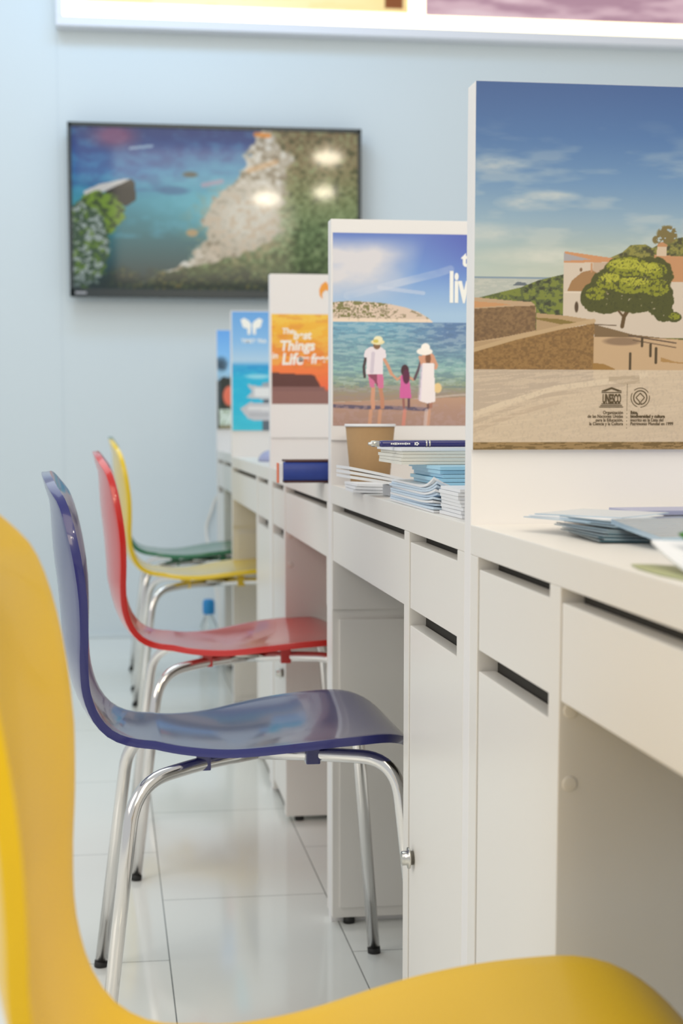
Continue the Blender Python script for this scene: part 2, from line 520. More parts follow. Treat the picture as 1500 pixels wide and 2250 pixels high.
# --- poster with church
def art_church(A):
    x, y = A.x, A.y
    A.grad([(185, (52, 88, 146)), (300, (72, 112, 166)), (400, (104, 142, 184)), (480, (140, 168, 190)), (560, (176, 188, 180)), (610, (190, 196, 182))])
    A.fill(.35 * np.clip((1250 - x) / 350, 0, 1) * np.clip((y - 330) / 250, 0, 1), (170, 205, 225))
    c = fbm(x / 120 + 3, y / 34, 5)
    A.fill(np.clip((c - .54) * 1.6, 0, .3) * np.clip((y - 250) / 120, 0, 1), (214, 214, 205))
    for cx, cy, rx, ry in ((1078, 362, 60, 16), (1140, 445, 45, 14), (1210, 428, 50, 10), (1060, 510, 60, 18), (1180, 560, 110, 16)):
        A.fill(.42 * A.ell(cx, cy, rx, ry, 1.0) * (.5 + fbm(x/20, y/8, 9)), (216, 216, 208))
    # sea
    A.fill(A.rect(1000, 607, 1300, 670), (178, 184, 178))
    A.fill(A.rect(1000, 606, 1300, 609), (130, 150, 168))
    A.fill(.4 * (fbm(x/14, y/2.5, 3) > .55) * (y > 609) * (y < 670) * (x < 1242), (205, 205, 195))
    A.c[(y < 605)] = A.c[(y < 605)]
    A.fill(A.poly([(1122, 624), (1133, 616), (1150, 618), (1158, 624)]), (98, 108, 118))
    # mend the sky above the horizon after the glitter
    # hills
    n = fbm(x/9, y/7, 21)
    hill = A.below([(1000, 660), (1050, 650), (1090, 640), (1140, 628), (1180, 612), (1238, 598), (1240, 598), (1800, 598)]) * (x < 1242)
    A.fill(hill, (86, 96, 52)); A.fill(hill * (n > .55), (118, 128, 52)); A.fill(hill * (n < .38), (58, 62, 40))
    hr = A.below([(1240, 620), (1340, 562), (1372, 548), (1390, 532), (1425, 530), (1440, 538), (1470, 522), (1500, 515), (1640, 490), (2200, 470)]) * (x > 1300)
    A.fill(hr, (104, 104, 52)); A.fill(hr * (n > .56), (136, 132, 62)); A.fill(hr * (n < .4), (70, 68, 40))
    tt = np.maximum(A.ell(1474, 508, 24, 20, .2), A.ell(1452, 520, 12, 10, .2)) * (fbm(x/6, y/6, 4) > .36)
    A.fill(tt, (118, 104, 58))
    # church
    A.fill(A.poly([(1238, 551), (1300, 566), (1360, 566), (1500, 560), (2200, 560), (2200, 745), (1310, 735), (1237, 712)]), (206, 192, 176))
    A.fill(A.poly([(1238, 551), (1300, 566), (1237, 571)]), (164, 160, 164))
    A.fill(A.poly([(1238, 548), (1360, 563), (1358, 569), (1305, 572), (1237, 573), (1237, 569), (1300, 566), (1240, 553)]), (198, 142, 98))
    A.fill(A.poly([(1305, 572), (1365, 570), (1372, 640), (1300, 650)]), (190, 168, 148))
    A.fill(A.poly([(1446, 552), (1500, 556), (2200, 556), (2200, 615), (1480, 612), (1445, 560)]), (190, 140, 98))
    A.fill(A.poly([(1452, 534), (1474, 534), (1474, 556), (1450, 556)]), (204, 184, 160))
    A.fill(A.poly([(1452, 530), (1463, 524), (1475, 530), (1475, 535), (1452, 535)]), (184, 134, 92))
    A.fill(A.poly([(1246, 635), (1256, 612), (1280, 593), (1302, 588), (1320, 598), (1335, 612), (1335, 635)]), (158, 120, 78))
    A.fill(A.line([(1301, 575), (1301, 592)], 4), (190, 140, 100))
    A.fill(A.poly([(1240, 636), (1300, 637), (1300, 640), (1240, 640)]), (220, 206, 190))
    A.fill(A.ell(1268, 670, 4.5, 12, .3), (82, 62, 40))
    A.fill(A.ell(1277, 588, 3, 4.5, .3), (120, 90, 60))
    # low wall in front of church
    A.fill(A.poly([(1310, 708), (1400, 730), (1500, 740), (2200, 760), (2200, 800), (1310, 740)]), (122, 98, 66))
    A.fill(A.poly([(1308, 735), (1400, 735), (2200, 775), (2200, 815), (1300, 815)]), (196, 166, 130))
    A.fill(A.ell(1375, 745, 42, 9, .4) * .7, (120, 96, 74))
    # big tree
    def blobs(L, col, seed, th=.42, sc=7):
        m = np.zeros(x.shape)
        for cx, cy, rx, ry in L: m = np.maximum(m, A.ell(cx, cy, rx, ry, .25))
        e = fbm(x/sc, y/sc, seed)
        A.fill(np.clip((m * (.35 + 1.3*e) - .52) * 7, 0, 1) if sc >= 7 else np.clip((m * (-.2 + 2.2*e) - .62) * 5, 0, 1), col)
    A.fill(A.line([(1374, 712), (1378, 690), (1392, 668), (1405, 655)], 9), (94, 70, 34))
    A.fill(A.line([(1378, 692), (1360, 672)], 5), (94, 70, 34))
    L = [(1310, 648, 34, 34), (1345, 620, 46, 38), (1390, 590, 62, 36), (1440, 600, 52, 44), (1400, 645, 70, 38), (1458, 650, 36, 40), (1470, 682, 24, 20), (1335, 665, 40, 20), (1495, 690, 18, 12)]
    blobs(L, (74, 76, 24), 31)
    L2 = [(1385, 580, 52, 22), (1440, 588, 38, 20), (1345, 612, 36, 20), (1390, 622, 46, 18), (1450, 625, 34, 20), (1312, 640, 24, 16), (1495, 688, 14, 8)]
    blobs(L2, (136, 140, 32), 37, sc=4.5)
    blobs([(1380, 574, 40, 12), (1432, 582, 28, 12), (1400, 612, 34, 10), (1345, 605, 24, 10)], (172, 172, 54), 41, sc=3)
    dk = fbm(x/4, y/4, 77); A.fill(((dk < .34) & (x > 1275) & (x < 1500) & (y > 560) & (y < 700) & (A.c[..., 1] > A.c[..., 0])).astype(float) * .6, (58, 60, 20))
    # upper terrace
    A.fill(A.poly([(900, 655), (1040, 660), (1110, 663), (1170, 668), (1175, 672), (1175, 730), (1036, 760), (900, 780)]), (186, 158, 122))
    A.fill(A.poly([(900, 652), (1040, 651), (1110, 657), (1165, 660), (1173, 666), (1170, 672), (1120, 670), (1036, 676), (900, 680)]), (186, 158, 126))
    A.fill(A.poly([(900, 658), (1040, 660), (1100, 664), (1118, 667), (1036, 674), (900, 676)]), (196, 146, 100))
    st = fbm(x/5, y/4, 51)
    w1 = A.poly([(900, 678), (1036, 676), (1120, 670), (1174, 668), (1176, 722), (1100, 738), (1036, 748), (900, 765)])
    A.fill(w1, (124, 96, 64)); A.fill(.5 * w1 * (st > .58), (148, 118, 80)); A.fill(.5 * w1 * (st < .38), (98, 74, 50))
    # walkway
    A.fill(A.poly([(1176, 686), (1290, 705), (1310, 700), (1180, 732), (1100, 742), (1036, 750), (1036, 765), (1176, 730)]), (176, 148, 112))
    A.fill(A.poly([(1176, 684), (1250, 690), (1300, 697), (1311, 706), (1300, 712), (1280, 706), (1230, 697), (1176, 694)]), (178, 150, 112))
    A.fill(A.poly([(1176, 694), (1230, 697), (1280, 706), (1230, 708), (1176, 698)]), (130, 110, 52))
    w2 = A.poly([(900, 790), (1036, 768), (1130, 742), (1220, 722), (1310, 706), (1308, 812), (900, 812)])
    A.fill(w2, (138, 104, 58)); A.fill(.5 * w2 * (st > .57), (162, 126, 74)); A.fill(.5 * w2 * (st < .4), (112, 84, 46))
    A.fill(A.line([(1000, 775), (1036, 766), (1130, 739), (1220, 718), (1308, 700)], 9), (190, 162, 124))
    # bollards, fence, kerb
    A.fill(A.line([(1310, 708), (1360, 710)], 2), (90, 70, 50))
    A.fill(A.line([(1390, 732), (1500, 748)], 3), (92, 72, 56)); A.fill(A.line([(1400, 742), (1500, 758)], 2.5), (110, 88, 66))
    for bx, b0, b1 in ((1394, 772, 818), (1441, 752, 777), (1454, 760, 792), (1421, 738, 755)):
        A.fill(A.line([(bx, b0), (bx, b1)], 6), (76, 60, 34))
    A.fill(A.poly([(1308, 793), (1335, 796), (1358, 806), (1362, 812), (1308, 808)]), (156, 118, 60))
    A.fill(A.poly([(1466, 780), (1500, 790), (2200, 830), (2200, 850), (1466, 790)]), (170, 132, 78))
    # stairs under the pale band
    low = (y >= 808).astype(float)
    A.fill(low, (208, 182, 148))
    A.fill(low * A.poly([(900, 808), (1308, 808), (1310, 832), (1250, 848), (1150, 868), (1036, 906), (900, 930)]), (188, 164, 138))
    A.fill(low * A.line([(1000, 920), (1100, 886), (1220, 850), (1310, 838), (1400, 828), (1430, 818)], 12), (218, 194, 160))
    A.fill(low * A.line([(1000, 940), (1100, 902), (1200, 866), (1310, 850), (1380, 842)], 9), (192, 166, 136))
    A.fill(low * A.line([(1000, 956), (1080, 928), (1140, 905), (1230, 880)], 10), (196, 168, 136) )
    A.fill(low * A.poly([(1346, 824), (1390, 822), (1416, 820), (1418, 838), (1380, 842), (1346, 834)]), (184, 158, 124))
    A.fill(low * .5 * (fbm(x/60, (y + .1*x)/4, 61) > .55), (218, 192, 158))
    A.fill(low * .3 * (fbm(x/4, y/5, 63) < .4), (180, 156, 130))
    A.c = A.c + low[..., None] * (255 - A.c) * .08
    g = A.c.mean(-1, keepdims=True); A.c = A.c + low[..., None] * (g - A.c) * .22
    A.fill((y > 970).astype(float), (118, 94, 52)); A.fill((y > 970) * (fbm(x/18, y/3, 71) > .5), (156, 128, 84))

p = board(1.618, X0, 0.8295, 1.1965, 'large poster of a white church, pine tree and blue sky, on the nearest partition')
YP = 1.618 - BT - .0004
xs = steps(X0 + .0002, .62, X0 + DEP, .00062, .005)
zs = np.arange(0.8297, 1.1963, .00062)
PX = 3530 * .99 / (1.612) * 1.0
print_mesh('picture', xs, zs, YP, art_church, M_print, p, (X0, 1035, 2178), (1.1963, 186, 2184), 0.95)
def P1(px, py): return X0 + (px - 1035) / 2178, 1.1963 - (py - 186) / 2184
# temple emblem and round emblem
bm = bmesh.new()
def flat(bm, pts, y0, th=.0003):
    a = [bm.verts.new((q[0], y0, q[1])) for q in pts]
    f = bm.faces.new(a)
    r = bmesh.ops.extrude_face_region(bm, geom=[f])
    for v in [g for g in r['geom'] if isinstance(g, bmesh.types.BMVert)]: v.co.y -= th
def flatp(bm, pts): flat(bm, [P1(*q) for q in pts], YP - .0001)
def er(x, y): return (1280 + x / 6.82, 820 + y / 6.82)
flatp(bm, [er(335, 238), er(492, 184), er(650, 238), er(650, 248), er(590, 248), er(492, 214), er(400, 248), er(335, 248)])
for a, b2, t_, bb in ((335, 650, 258, 271), (335, 640, 432, 444), (318, 662, 456, 468), (300, 680, 480, 492)):
    flatp(bm, [er(a, t_), er(b2, t_), er(b2, bb), er(a, bb)])
bmesh.ops.recalc_face_normals(bm, faces=bm.faces[:])
from_bm('temple_emblem', bm, M_ink, p)
q = P1(*er(352, 424))
text('lettering', 'UNESCO', q[0], YP - .0002, q[1], 0.0095, M_ink, p, sx=0.52, sy=1.35, bold=0.0003)
def ringpts(cx, cy, r, n=48, a0=0, a1=2*math.pi): return [(cx + r*math.cos(a0 + (a1-a0)*i/n), cy + r*math.sin(a0 + (a1-a0)*i/n)) for i in range(n+1)]
def strokepath(bm, pts, wd):
    for (a, b2) in zip(pts[:-1], pts[1:]):
        dx, dy = b2[0]-a[0], b2[1]-a[1]; L = math.hypot(dx, dy) or 1
        nx, ny = -dy/L*wd/2, dx/L*wd/2
        flatp(bm, [(a[0]+nx, a[1]+ny), (b2[0]+nx, b2[1]+ny), (b2[0]-nx, b2[1]-ny), (a[0]-nx, a[1]-ny)])
bm = bmesh.new()
cx, cy = er(950, 342)
strokepath(bm, ringpts(cx, cy, 15.4, 40, math.radians(100), math.radians(440)), 2.2)
dd = 10.0
strokepath(bm, [(cx - 1.6, cy + 16), (cx - 1.6, cy + dd - 1), (cx - dd, cy), (cx, cy - dd), (cx + dd, cy), (cx + 1.6, cy + dd - 1), (cx + 1.6, cy + 16)], 1.8)
for k in range(3):
    strokepath(bm, ringpts(cx, cy, 21.5, 16, math.radians(40 + 120*k - 52), math.radians(40 + 120*k + 48)), 1.3)
bmesh.ops.recalc_face_normals(bm, faces=bm.faces[:])
from_bm('round_emblem', bm, M_ink, p)
bm = bmesh.new()
yy = 840
while yy < 945:
    flatp(bm, [(1388, yy), (1389.2, yy), (1389.2, yy + 1.6), (1388, yy + 1.6)]); yy += 3.6 if yy < 895 else 8
bmesh.ops.recalc_face_normals(bm, faces=bm.faces[:])
from_bm('dotted_line', bm, M_ink, p)
for i, s in enumerate(('Organización', 'de las Naciones Unidas', 'para la Educación,', 'la Ciencia y la Cultura')):
    q = P1(1380, 907 + i * 8.4); text('lettering', s, q[0], YP - .0002, q[1], 0.0047, M_ink, p, 'RIGHT', sx=.86)
for i, s in enumerate(('Ibiza,', 'biodiversidad y cultura', 'inscrito en la Lista del', 'Patrimonio Mundial en 1999')):
    q = P1(1397, 907 + i * 8.4); text('lettering', s, q[0], YP - .0002, q[1], 0.0047, M_ink, p, sx=.86, bold=.00012 if i < 2 else 0)

# --- poster with family on the beach
def art_beach(A):
    x, y = A.x, A.y
    A.grad([(515, (96, 122, 190)), (600, (112, 150, 208)), (690, (160, 190, 218))])
    A.fill(np.clip((x - 900) / 120, 0, 1) * np.clip((640 - y) / 120, 0, 1) * .8, (78, 92, 176))
    c = fbm(x/70 + 5, y/45, 8)
    cl = np.clip((930 - x - (y - 560) * .3) / 110, 0, 1) * np.clip((y - 520) / 40, 0, 1) * np.clip((675 - y) / 60, 0, 1)
    A.fill(np.clip(cl * (.55 + c * .9), 0, .95), (214, 210, 212))
    A.fill(.5 * A.line([(760, 650), (860, 625), (960, 600), (990, 590)], 16) * c * 1.6, (206, 210, 222))
    A.fill(.5 * A.line([(830, 632), (930, 643)], 8), (200, 206, 222))
    # headland
    n = fbm(x/7, y/6, 12)
    hl = A.below([(700, 665), (728, 664), (770, 661), (830, 664), (860, 668), (890, 674), (920, 684), (940, 696), (950, 704), (951, 720), (1500, 720)]) * (y < 706)
    A.fill(hl, (212, 190, 172)); A.fill(hl * ((n > .5) & (x < 840 + 20 * n)) * (y < 697), (122, 118, 72)); A.fill(hl * (n < .36), (150, 136, 110))
    A.fill(.8 * hl * (y > 699), (232, 212, 190))
    # sea
    A.grad([(706, (106, 158, 186)), (760, (120, 160, 172)), (810, (136, 174, 170)), (845, (140, 152, 130)), (870, (158, 136, 116))], (y >= 706).astype(float))
    A.fill((y >= 706) * np.clip((x - 860) / 120, 0, 1) * np.clip((800 - y) / 60, 0, 1) * .7, (88, 112, 160))
    s = fbm(x/22, y/4, 14)
    A.fill((y >= 708) * (y < 860) * (s > .58) * .35, (190, 206, 206)); A.fill((y >= 708) * (y < 850) * (s < .4) * .35, (84, 110, 140))
    A.fill((y >= 845) * (y < 875) * (s > .5) * .5, (150, 136, 132))
    A.fill(A.line([(700, 884), (800, 880), (880, 878), (1000, 866), (1100, 860)], 4) * .6, (206, 192, 184))
    A.grad([(874, (182, 146, 124)), (900, (172, 138, 122)), (936, (166, 134, 122))], (y > 882 - (x - 720) * .04).astype(float))
    A.fill(A.line([(720, 889), (800, 893), (850, 893), (940, 897)], 8) * .85, (84, 78, 104))
    A.fill(.5 * ((fbm(x/10, y/6, 3) > .55) & (y > 886)), (176, 146, 140))
    skin = (206, 150, 122)
    # man
    A.fill(A.line([(818, 850), (817, 875), (818, 893)], 9), skin); A.fill(A.line([(834, 850), (838, 872), (839, 892)], 9), (190, 132, 104))
    A.fill(A.poly([(806, 818), (840, 818), (842, 850), (830, 851), (823, 832), (820, 850), (811, 848)]), (206, 112, 150))
    A.fill(A.poly([(806, 822), (826, 818), (828, 848), (820, 835)]), (138, 70, 92))
    A.fill(A.line([(802, 782), (797, 805), (799, 826)], 6), (70, 56, 60)); A.fill(A.line([(840, 783), (851, 802), (859, 820)], 7), skin)
    A.fill(A.poly([(800, 768), (812, 760), (834, 760), (845, 768), (848, 783), (840, 786), (840, 820), (802, 820), (804, 785), (797, 782)]), (226, 216, 222))
    A.fill(.5 * A.line([(818, 775), (815, 815)], 8), (180, 168, 186))
    A.fill(A.ell(826, 758, 8, 8), (128, 96, 70)); A.fill(A.ell(828, 750, 15, 6), (228, 216, 170)); A.fill(A.ell(829, 744, 10, 7), (232, 224, 186)); A.fill(A.ell(824, 748, 6, 4), (206, 188, 92))
    # child
    A.fill(A.line([(886, 874), (887, 893)], 5), (150, 96, 90)); A.fill(A.line([(898, 872), (898, 892)], 5), (92, 62, 74))
    A.fill(A.line([(862, 822), (872, 832), (882, 824)], 5), skin); A.fill(A.line([(898, 826), (908, 832)], 5), skin)
    A.fill(A.poly([(880, 822), (898, 822), (904, 872), (877, 872)]), (206, 96, 156))
    A.fill(A.ell(889, 812, 9, 13), (70, 40, 48)); A.fill(A.ell(892, 825, 8, 16), (92, 36, 66))
    # woman
    A.fill(A.line([(940, 876), (942, 893)], 5), (120, 84, 74)); A.fill(A.line([(948, 876), (948, 892)], 6), (168, 116, 96))
    A.fill(A.line([(927, 785), (919, 810), (911, 830)], 6), (92, 74, 84)); A.fill(A.line([(922, 782), (928, 800)], 6), skin)
    A.fill(A.line([(952, 782), (960, 800), (958, 806)], 7), skin)
    A.fill(A.poly([(924, 782), (932, 774), (950, 774), (957, 782), (954, 796), (926, 796)]), skin)
    A.fill(A.ell(941, 785, 6, 14), (126, 84, 60))
    A.fill(A.ell(963, 850, 9, 11), (226, 196, 140))
    A.fill(A.poly([(928, 796), (954, 796), (958, 880), (940, 884), (921, 878)]), (236, 226, 226)); A.fill(.5 * A.line([(926, 800), (922, 874)], 7), (204, 186, 214))
    A.fill(A.ell(933, 770, 18, 8), (240, 234, 226)); A.fill(A.ell(935, 761, 10, 9), (242, 236, 228))
    # reflections printed on the wet sand of the picture
    for rx, cc in ((813, (222, 160, 122)), (834, (222, 160, 122)), (889, (226, 132, 116)), (944, (216, 160, 128)), (938, (214, 194, 190))):
        A.fill(A.line([(rx, 900), (rx - 3, 933)], 8) * .6, cc)

p = board(2.670, X0, 0.8272, 1.189, 'poster of a couple and child in hats holding hands on a beach')
YP2 = 2.670 - BT - .0004
xs = steps(X0 + .003, .60, X0 + DEP - .003, .0011, .005)
S2 = 1323.
def Q2(px, py): return X0 + (px - 724.5) / S2, 1.189 - (py - 486) / S2 * 1.0
zt = Q2(0, 515)[1]; zb = Q2(0, 933)[1]
print_mesh('picture', xs, np.arange(zb, zt, .0011), YP2, art_beach, M_print, p, (X0, 724.5, S2), (1.189, 486, S2), 1.12)
q = Q2(987, 660); text('lettering', 'live', q[0], YP2 - .0003, q[1], 0.062, M_inkw, p, sx=.62, sy=1.12, bold=.0022)
q = Q2(1015.5, 583); text('lettering', 't', q[0], YP2 - .0003, q[1], 0.034, M_inkw, p, bold=.0012)

# --- orange sunset poster
def art_orange(A):
    x, y = A.x, A.y
    A.grad([(690, (236, 186, 66)), (730, (232, 172, 50)), (770, (228, 140, 54)), (810, (236, 122, 62)), (850, (232, 104, 66)), (862, (120, 88, 84)), (884, (140, 100, 94))])
    A.fill(.4 * (fbm(x/30, y/8, 4) > .55) * (y < 800), (236, 206, 90)); A.fill(.35 * (fbm(x/26, y/7, 6) < .42) * (y < 850), (214, 120, 50))
    A.fill(A.poly([(580, 815), (615, 817), (650, 819), (670, 820), (692, 821), (698, 832), (706, 846), (580, 846)]), (92, 54, 50))
    A.fill((y > 846).astype(float) * np.clip((716 - x + (y-846)*.4) / 6, 0, 1), (132, 94, 90))
    A.fill((y > 856).astype(float), (140, 100, 94))
p = board(3.670, X0, 0.821, 1.189, 'white poster with orange sunset picture and handwritten white lettering')
YP3 = 3.670 - BT - .0004
S3 = 957.
def Q3(px, py): return X0 + (px - 596) / S3, 1.189 - (py - 605) / S3
print_mesh('picture', steps(X0 + .003, .52, X0 + DEP - .003, .002, .006), np.arange(Q3(0, 884)[1], Q3(0, 690)[1], .002), YP3, art_orange, M_print, p, (X0, 596, S3), (1.189, 605, S3), 1.1)
for s, px, py, sz, bo in (('The', 621, 733, .018, .0005), ('best', 646, 744, .025, .0008), ('Things', 616, 769, .032, .0009), ('in', 599, 786, .020, .0005), ('Life', 620, 799, .036, .0010), ('are', 657, 792, .020, .0006), ('free', 684, 796, .030, .0009)):
    q = Q3(px, py); text('lettering', s, q[0], YP3 - .0003, q[1], sz, M_inkw, p, shear=.15, bold=bo, rot=math.radians(1), sx=.95)
bm = bmesh.new()
def flat3(bm, pts, Q, yy): flat(bm, [Q(*q) for q in pts], yy)
flat3(bm, [(717, 620), (708, 627), (703, 638), (704, 650), (710, 658), (709, 648), (712, 642), (718, 638), (726, 642), (728, 652), (732, 640), (730, 628), (724, 636), (722, 626)], Q3, YP3 - .0001)
bmesh.ops.recalc_face_normals(bm, faces=bm.faces[:])
from_bm('flame_logo', bm, mat('flame_orange', rgb(240, 160, 60), .5), p)

# --- turquoise poster with signpost
def art_sea(A):
    x, y = A.x, A.y
    A.grad([(683, (96, 158, 220)), (750, (130, 182, 228)), (790, (172, 202, 226)), (797, (120, 180, 220)), (802, (30, 146, 206)), (830, (20, 172, 212)), (880, (30, 178, 214)), (947, (64, 190, 212))])
    A.fill(A.ell(565, 824, 28, 5, .6) * .7, (190, 224, 234))
    A.fill(.3 * (fbm(x/16, y/4, 3) > .58) * (y > 800), (80, 200, 220))
    A.fill(A.poly([(575, 838), (590, 836), (700, 836), (700, 852), (572, 852)]), (150, 158, 170))
    A.fill(A.poly([(541, 841), (572, 846), (640, 846), (640, 872), (572, 873), (540, 870), (553, 857)]), (186, 190, 196))
    A.fill(A.poly([(558, 849), (640, 850), (640, 868), (556, 867)]), (220, 222, 224))
    A.fill(A.poly([(576, 873), (612, 873), (612, 884), (576, 884)]), (80, 92, 104))
    A.fill(A.poly([(526, 894), (547, 880), (640, 884), (640, 918), (556, 919), (542, 914)]), (190, 190, 196))
    A.fill(A.poly([(545, 888), (640, 889), (640, 898), (541, 897)]), (216, 216, 218)); A.fill(A.line([(546, 906), (640, 908)], 2), (150, 152, 158))
    A.fill(A.rect(574, 919, 612, 947), (92, 104, 116))
p = board(4.825, X0, 0.829, 1.184, 'poster of turquoise sea with wooden signposts and white winged logo')
YP4 = 4.825 - BT - .0004
S4 = 728.
def Q4(px, py): return X0 + (px - 507.5) / S4, 1.184 - (py - 683.5) / S4
print_mesh('picture', steps(X0 + .002, .50, X0 + DEP - .002, .0026, .008), np.arange(.8305, 1.1825, .0026), YP4, art_sea, M_print, p, (X0, 507.5, S4), (1.184, 683.5, S4), 1.1)
bm = bmesh.new()
for pts in ([(528, 703), (536, 699), (546, 705), (551, 712), (550, 724), (549, 734), (543, 734), (543, 722), (533, 719)],
            [(576, 703), (568, 699), (558, 705), (553, 712), (554, 724), (555, 734), (561, 734), (561, 722), (571, 719)]):
    flat3(bm, pts, Q4, YP4 - .0001)
bmesh.ops.recalc_face_normals(bm, faces=bm.faces[:])
from_bm('winged_logo', bm, M_inkw, p)
q = Q4(529, 752); text('lettering', 'TIMET TRA', q[0], YP4 - .0003, q[1], .0155, M_inkw, p, bold=.0004)

# --- narrow palm poster
def art_palm(A):
    x, y = A.x, A.y
    A.grad([(727, (96, 160, 228)), (780, (124, 184, 236)), (820, (150, 196, 226)), (840, (140, 170, 190))])
    A.fill(np.clip(A.ell(485, 803, 12, 14, .8) * 1.3 * (fbm(x/4, y/4, 2) + .2), 0, 1), (46, 70, 88))
    A.fill(A.poly([(470, 842), (480, 838), (488, 830), (520, 835), (520, 950), (470, 950)]), (42, 48, 44))
    A.fill(A.poly([(470, 840), (481, 842), (481, 905), (470, 905)]), (76, 86, 92))
    A.fill(A.ell(502, 872, 14, 22, .2), (226, 112, 86))
    A.fill(A.rect(480, 901, 520, 940), (214, 226, 216)); A.fill(A.rect(480, 936, 530, 945), (140, 130, 100))
    A.fill((fbm(x/3, y/3, 7) > .6) * (y > 890) * .5, (84, 104, 56))
p = board(5.870, X0 + .026, 0.829, 1.186, 'narrow visible strip of palm poster with blue sky, farthest in the row')
print_mesh('picture', steps(X0 + .028, .50, X0 + .026 + DEP - .002, .003, .008), np.arange(.8305, 1.1845, .003), 5.870 - BT - .0004, art_palm, M_print, p, (X0 + .026, 474, 600), (1.186, 728, 608), 1.1)

# ------------------------------------------------------------------ television
def art_tv(A):
    x, y = A.x, A.y
    A.grad([(285, (66, 84, 140)), (330, (52, 100, 166)), (380, (58, 138, 192)), (440, (74, 164, 184)), (500, (52, 138, 150)), (560, (40, 104, 112)), (650, (22, 40, 44))])
    n = fbm(x/26, y/14, 5)
    A.fill(np.clip(n - .42, 0, .5) * (y < 520), (110, 190, 214)); A.fill(np.clip(.55 - n, 0, .4) * (y < 420), (34, 66, 140))
    A.fill(.65 * A.ell(480, 430, 140, 70, 1.0), (120, 200, 214))
    A.fill(.5 * A.ell(375, 418, 34, 9, .5), (40, 96, 150)); A.fill(A.ell(412, 383, 16, 6, .5), (96, 104, 100))
    A.fill(.6 * A.ell(250, 305, 46, 24, 1.0), (190, 96, 130))
    A.fill(.75 * A.line([(283, 330), (330, 324)], 6), (190, 210, 226))
    # right coast of pale rock and scrub
    e = fbm(x/22, y/20, 11) * 50 - 25
    coast = np.interp(y, [285, 330, 380, 420, 470, 520, 570, 600, 650], [560, 535, 520, 470, 440, 430, 400, 330, 200])
    land = np.clip((x + e - coast) / 8, 0, 1)
    A.fill(land, (196, 188, 172))
    r = fbm(x/11, y/9, 13)
    A.fill(land * np.clip((r - .5) * 6, 0, 1) * .8, (232, 232, 226)); A.fill(land * np.clip((.43 - r) * 8, 0, 1) * .8, (142, 130, 108))
    scr = np.interp(y, [285, 340, 400, 450, 520, 560, 600, 650], [580, 625, 610, 600, 590, 500, 330, 230])
    veg = np.clip((x + e * 1.2 - scr) / 14, 0, 1)
    A.grad([(285, (150, 132, 100)), (360, (164, 150, 112)), (430, (150, 158, 110)), (500, (128, 150, 104)), (580, (96, 116, 70)), (655, (48, 62, 42))], veg)
    g = fbm(x/8, y/7, 19)
    A.fill(veg * np.clip((g - .55) * 6, 0, 1) * .6, (176, 190, 146)); A.fill(veg * np.clip((.44 - g) * 7, 0, 1) * .7, (70, 84, 44))
    A.fill(.8 * A.ell(540, 470, 80, 60, 1.0), (234, 232, 222)); 
    A.fill(.45 * np.clip((r - .45) * 5, 0, 1) * A.ell(520, 500, 110, 90, .6), (188, 160, 128))
    low = np.clip((y - 585 + e) / 26, 0, 1) * np.clip((x - 200) / 60, 0, 1)
    A.fill(low * .75, (40, 56, 44)); A.fill(low * np.clip((g - .52) * 6, 0, 1) * .6, (116, 138, 92)); A.fill(low * np.clip((g - .62) * 8, 0, 1) * .5, (150, 110, 50))
    A.c = 255 * (np.clip(A.c, 0, 255) / 255) ** 1.25
    # left rock and bush
    A.fill(A.poly([(225, 418), (250, 402), (284, 394), (292, 402), (294, 440), (272, 454), (235, 440)]), (20, 20, 24))
    A.fill(A.poly([(180, 424), (215, 408), (270, 395), (284, 395), (256, 408), (222, 424), (190, 436)]), (206, 206, 204))
    bu = np.clip((A.ell(215, 468, 52, 44, .4) * 1.4 - fbm(x/9, y/9, 23)) * 5, 0, 1)
    A.fill(bu, (112, 146, 34)); A.fill(bu * (g < .45), (54, 76, 30))
    bl = np.clip((A.ell(175, 540, 60, 90, .5) * 1.3 - fbm(x/10, y/10, 29)) * 4, 0, 1)
    A.fill(bl, (58, 84, 60)); A.fill(bl * (g > .56) * .8, (178, 190, 190)); A.fill(bl * (r > .6) * .7, (96, 130, 34))
    A.fill(np.clip((y - 590 - .25 * (x - 150) * 0) / 50, 0, 1) * (x < 330) * .6, (22, 44, 44))
    A.fill(A.ell(415, 508, 13, 8, .4), (176, 150, 110))
    A.fill(.8 * A.line([(556, 294), (585, 296)], 10), (236, 140, 40)); A.fill(.5 * A.line([(440, 405), (480, 396)], 10), (230, 150, 170)); A.fill(.5 * A.line([(540, 372), (600, 352)], 12), (226, 170, 110))

TX0, TX1, TZ0, TZ1, TY = -0.130, 0.998, 1.334, 1.987, 6.33
tv = empty('television', ((TX0 + TX1) / 2, WY, TZ0), 0, 'wall-mounted black television showing a rocky turquoise cove', 'television')
def tvp(o):
    o.parent = tv; o.matrix_parent_inverse = Matrix.Translation(tv.location).inverted(); return o
bm = bmesh.new()
add_box(bm, TX0, TX1, TY, TY + .006, TZ0 + .0, TZ0 + .030, .001)
add_box(bm, TX0, TX1, TY, TY + .006, TZ1 - .016, TZ1, .001)
add_box(bm, TX0, TX0 + .014, TY, TY + .006, TZ0, TZ1, .001)
add_box(bm, TX1 - .014, TX1, TY, TY + .006, TZ0, TZ1, .001)
add_box(bm, TX0, TX1, TY + .006, TY + .05, TZ0, TZ1, .004)
tvp(from_bm('television_case', bm, M_black))
STV = 3530 / 6.33 * .999
tvp(print_mesh('screen', np.arange(TX0 + .012, TX1 - .012, .0034), np.arange(TZ0 + .028, TZ1 - .014, .0034), TY + .004, art_tv, M_screen, None, (TX0, 149, 568), (TZ1, 277, 568), 1.0))
tvp(box('wall_bracket', TX0 + .35, TX1 - .35, TY + .05, WY - .0005, TZ0 + .15, TZ1 - .15, M_black))
